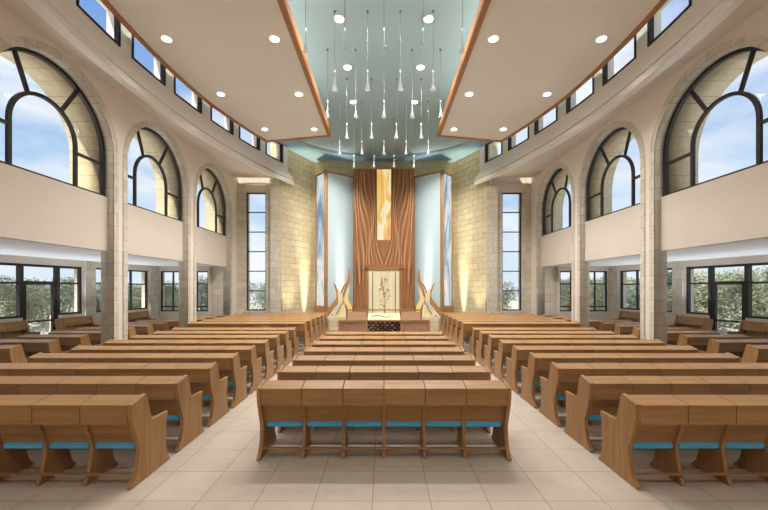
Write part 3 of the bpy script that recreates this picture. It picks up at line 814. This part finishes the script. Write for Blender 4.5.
pend = None
rows = [(7.1, 5), (8.47, 4), (9.83, 5), (11.2, 4), (12.55, 5), (13.9, 4)]
for r, (y, n) in enumerate(rows):
    for i in range(n):
        x = (i - (n - 1) / 2) * .77
        if pend is None:
            pend = empty('pendant_light')
            q = MB(); q.cyl((0, 0, -.03), .035, .03, .03, 12); q.build('ceiling_mount', M['steel'], pend)
            q = MB(); q.cyl((0, 0, -1.42), .0045, .0045, 1.40, 6); q.build('cord', M['steel'], pend)
            q = MB(); q.lathe([(.014, 0), (.016, -.05), (.014, -.12), (.020, -.26), (.034, -.37), (.072, -.45), (.068, -.45), (.031, -.365), (.017, -.26), (.010, -.12)], 14, (0, 0, -1.40)); q.build('glass_shade', M['pendant'], pend, True)
            q = MB(); q.cyl((0, 0, -1.43), .014, .014, .04, 12); q.build('bulb', M['bulb'], pend)
            o = pend
        else:
            o = copy_tree(pend)
        o.location = (x, y, CEIL)
        side = ['far left', 'left of centre', 'centre', 'right of centre', 'far right'][i] if n == 5 else ['outer left', 'inner left', 'inner right', 'outer right'][i]
        tag(o, 'slim glass cone pendant on a long cord, %s row from the viewer, %s' % (ORD[r], side), 'pendant light', 'glass cone pendants over the aisle')

# ------------------------------------------------------------------ outside: ground and trees
m = MB(); m.box(-80, -11.2, -10, 90, -.35, -.3); m.box(11.2, 80, -10, 90, -.35, -.3); m.box(-11.2, 11.2, 20.5, 90, -.35, -.3)
struct(m.build('ground', M['ground']), 'ground outside the windows, lightened to bounce daylight inside', 'ground')
trees = []
def tree_proto(mat, seed):
    r = random.Random(seed)
    root = empty('tree')
    q = MB(); q.lathe([(.13, -.3), (.10, .6), (.07, 1.3), (.04, 2.1)], 8); q.build('trunk', M['bark'], root)
    q = MB()
    blobs = [(Vector((r.uniform(-.8, .8), r.uniform(-.8, .8), r.uniform(.7, 2.7))), r.uniform(.35, .75)) for _ in range(16)]
    for c, rad in blobs:
        for _ in range(280):
            d = Vector((r.gauss(0, 1), r.gauss(0, 1), r.gauss(0, 1))).normalized() * rad * r.uniform(.6, 1.08)
            p = c + d; a = Vector((r.gauss(0, 1), r.gauss(0, 1), r.gauss(0, 1))).normalized(); b = a.orthogonal().normalized()
            l = r.uniform(.035, .08); w = l * .55
            vs = [q.bm.verts.new(p + v) for v in (a * l, b * w, -a * l, -b * w)]
            q.bm.faces.new(vs)
    q.build('crown', M[mat], root)
    return root
kinds = [('leafa', 'olive green'), ('leafb', 'dark grey green'), ('leafc', 'hazy yellow green')]
protos = []
tl = {}
for s in (-1, 1):
    sd = SIDE[s]
    spots = []
    for i in range(11):
        spots.append((17.2 + i * .35 + rnd.uniform(-.4, .4), 14.5 + i * 2.7, 'aisle windows'))
    for i in range(11):
        spots.append((20.6 + i * .35 + rnd.uniform(-.4, .4), 15.9 + i * 2.7, 'aisle windows'))
    for i in range(5):
        spots.append((6.0 + i * 2.6 + rnd.uniform(-.2, .2), 27.0 + rnd.uniform(-.4, .4), 'tall window'))
    cnt = {}
    for i, (x, y, wh) in enumerate(spots):
        kd = rnd.randrange(3)
        mt, nm = kinds[kd]
        if len(protos) <= kd or protos[kd] is None:
            while len(protos) <= kd: protos.append(None)
            o = protos[kd] = tree_proto(mt, 20 + kd)
        else:
            o = copy_tree(protos[kd])
        sca = rnd.uniform(.82, 1.02) * (1.0 if wh != 'aisle windows' else .95 if s < 0 else 1.12)
        o.location = (s * x, y, -.3); o.scale = (sca * 1.15, sca * 1.15, sca); o.rotation_euler = (0, 0, rnd.uniform(0, 6.28))
        kk = (nm, wh); cnt[kk] = cnt.get(kk, 0) + 1
        tag(o, '%s leafy tree outside the %s %s, %s of its colour %s' % (nm, sd, wh, ORD[cnt[kk] - 1], 'going away' if wh == 'aisle windows' else 'going outwards'), 'tree', 'trees outside on the %s' % sd)

# ------------------------------------------------------------------ sky and sun
w = bpy.data.worlds.new('sky'); sc.world = w; w.use_nodes = True
nt = w.node_tree; nt.nodes.clear()
out = N(nt, 'ShaderNodeOutputWorld'); bg = N(nt, 'ShaderNodeBackground'); bg.inputs['Strength'].default_value = 0.82
tc = N(nt, 'ShaderNodeTexCoord'); sx = N(nt, 'ShaderNodeSeparateXYZ')
nt.links.new(tc.outputs['Generated'], sx.inputs[0])
sky = ramp(nt, sx.outputs[2], [(0.0, s2l((214, 228, 240))), (0.18, s2l((186, 212, 240))), (0.55, s2l((116, 158, 220))), (1.0, s2l((74, 118, 190)))])
mp = N(nt, 'ShaderNodeMapping'); mp.inputs['Scale'].default_value = (1, 1, 2.2)
nt.links.new(tc.outputs['Generated'], mp.inputs['Vector'])
nz = N(nt, 'ShaderNodeTexNoise', i_Scale=3.0, i_Detail=8.0, i_Roughness=0.55, i_Distortion=0.3)
nt.links.new(mp.outputs[0], nz.inputs['Vector'])
cloud = ramp(nt, nz.outputs[0], [(0.40, (0, 0, 0, 1)), (0.62, (1, 1, 1, 1))])
mx = N(nt, 'ShaderNodeMixRGB'); mx.inputs[2].default_value = s2l((240, 243, 247))
nt.links.new(cloud, mx.inputs[0]); nt.links.new(sky, mx.inputs[1])
nt.links.new(mx.outputs[0], bg.inputs['Color']); nt.links.new(bg.outputs[0], out.inputs[0])
sl = bpy.data.lights.new('sun', 'SUN'); sl.energy = 4.6; sl.angle = math.radians(1.0); sl.color = (1, .93, .80)
so = bpy.data.objects.new('sun', sl); COL.objects.link(so)
so.rotation_euler = Vector((.34, .72, -1.0)).to_track_quat('-Z', 'Y').to_euler()

# ------------------------------------------------------------------ view
vs = sc.view_settings
vs.view_transform = 'Standard'; vs.look = 'None'; vs.exposure = 0.45; vs.gamma = 1.0; vs.use_curve_mapping = False
sc.cycles.use_denoising = True
sc.cycles.max_bounces = 8; sc.cycles.diffuse_bounces = 5; sc.cycles.transparent_max_bounces = 12
sc.cycles.sample_clamp_indirect = 6.0
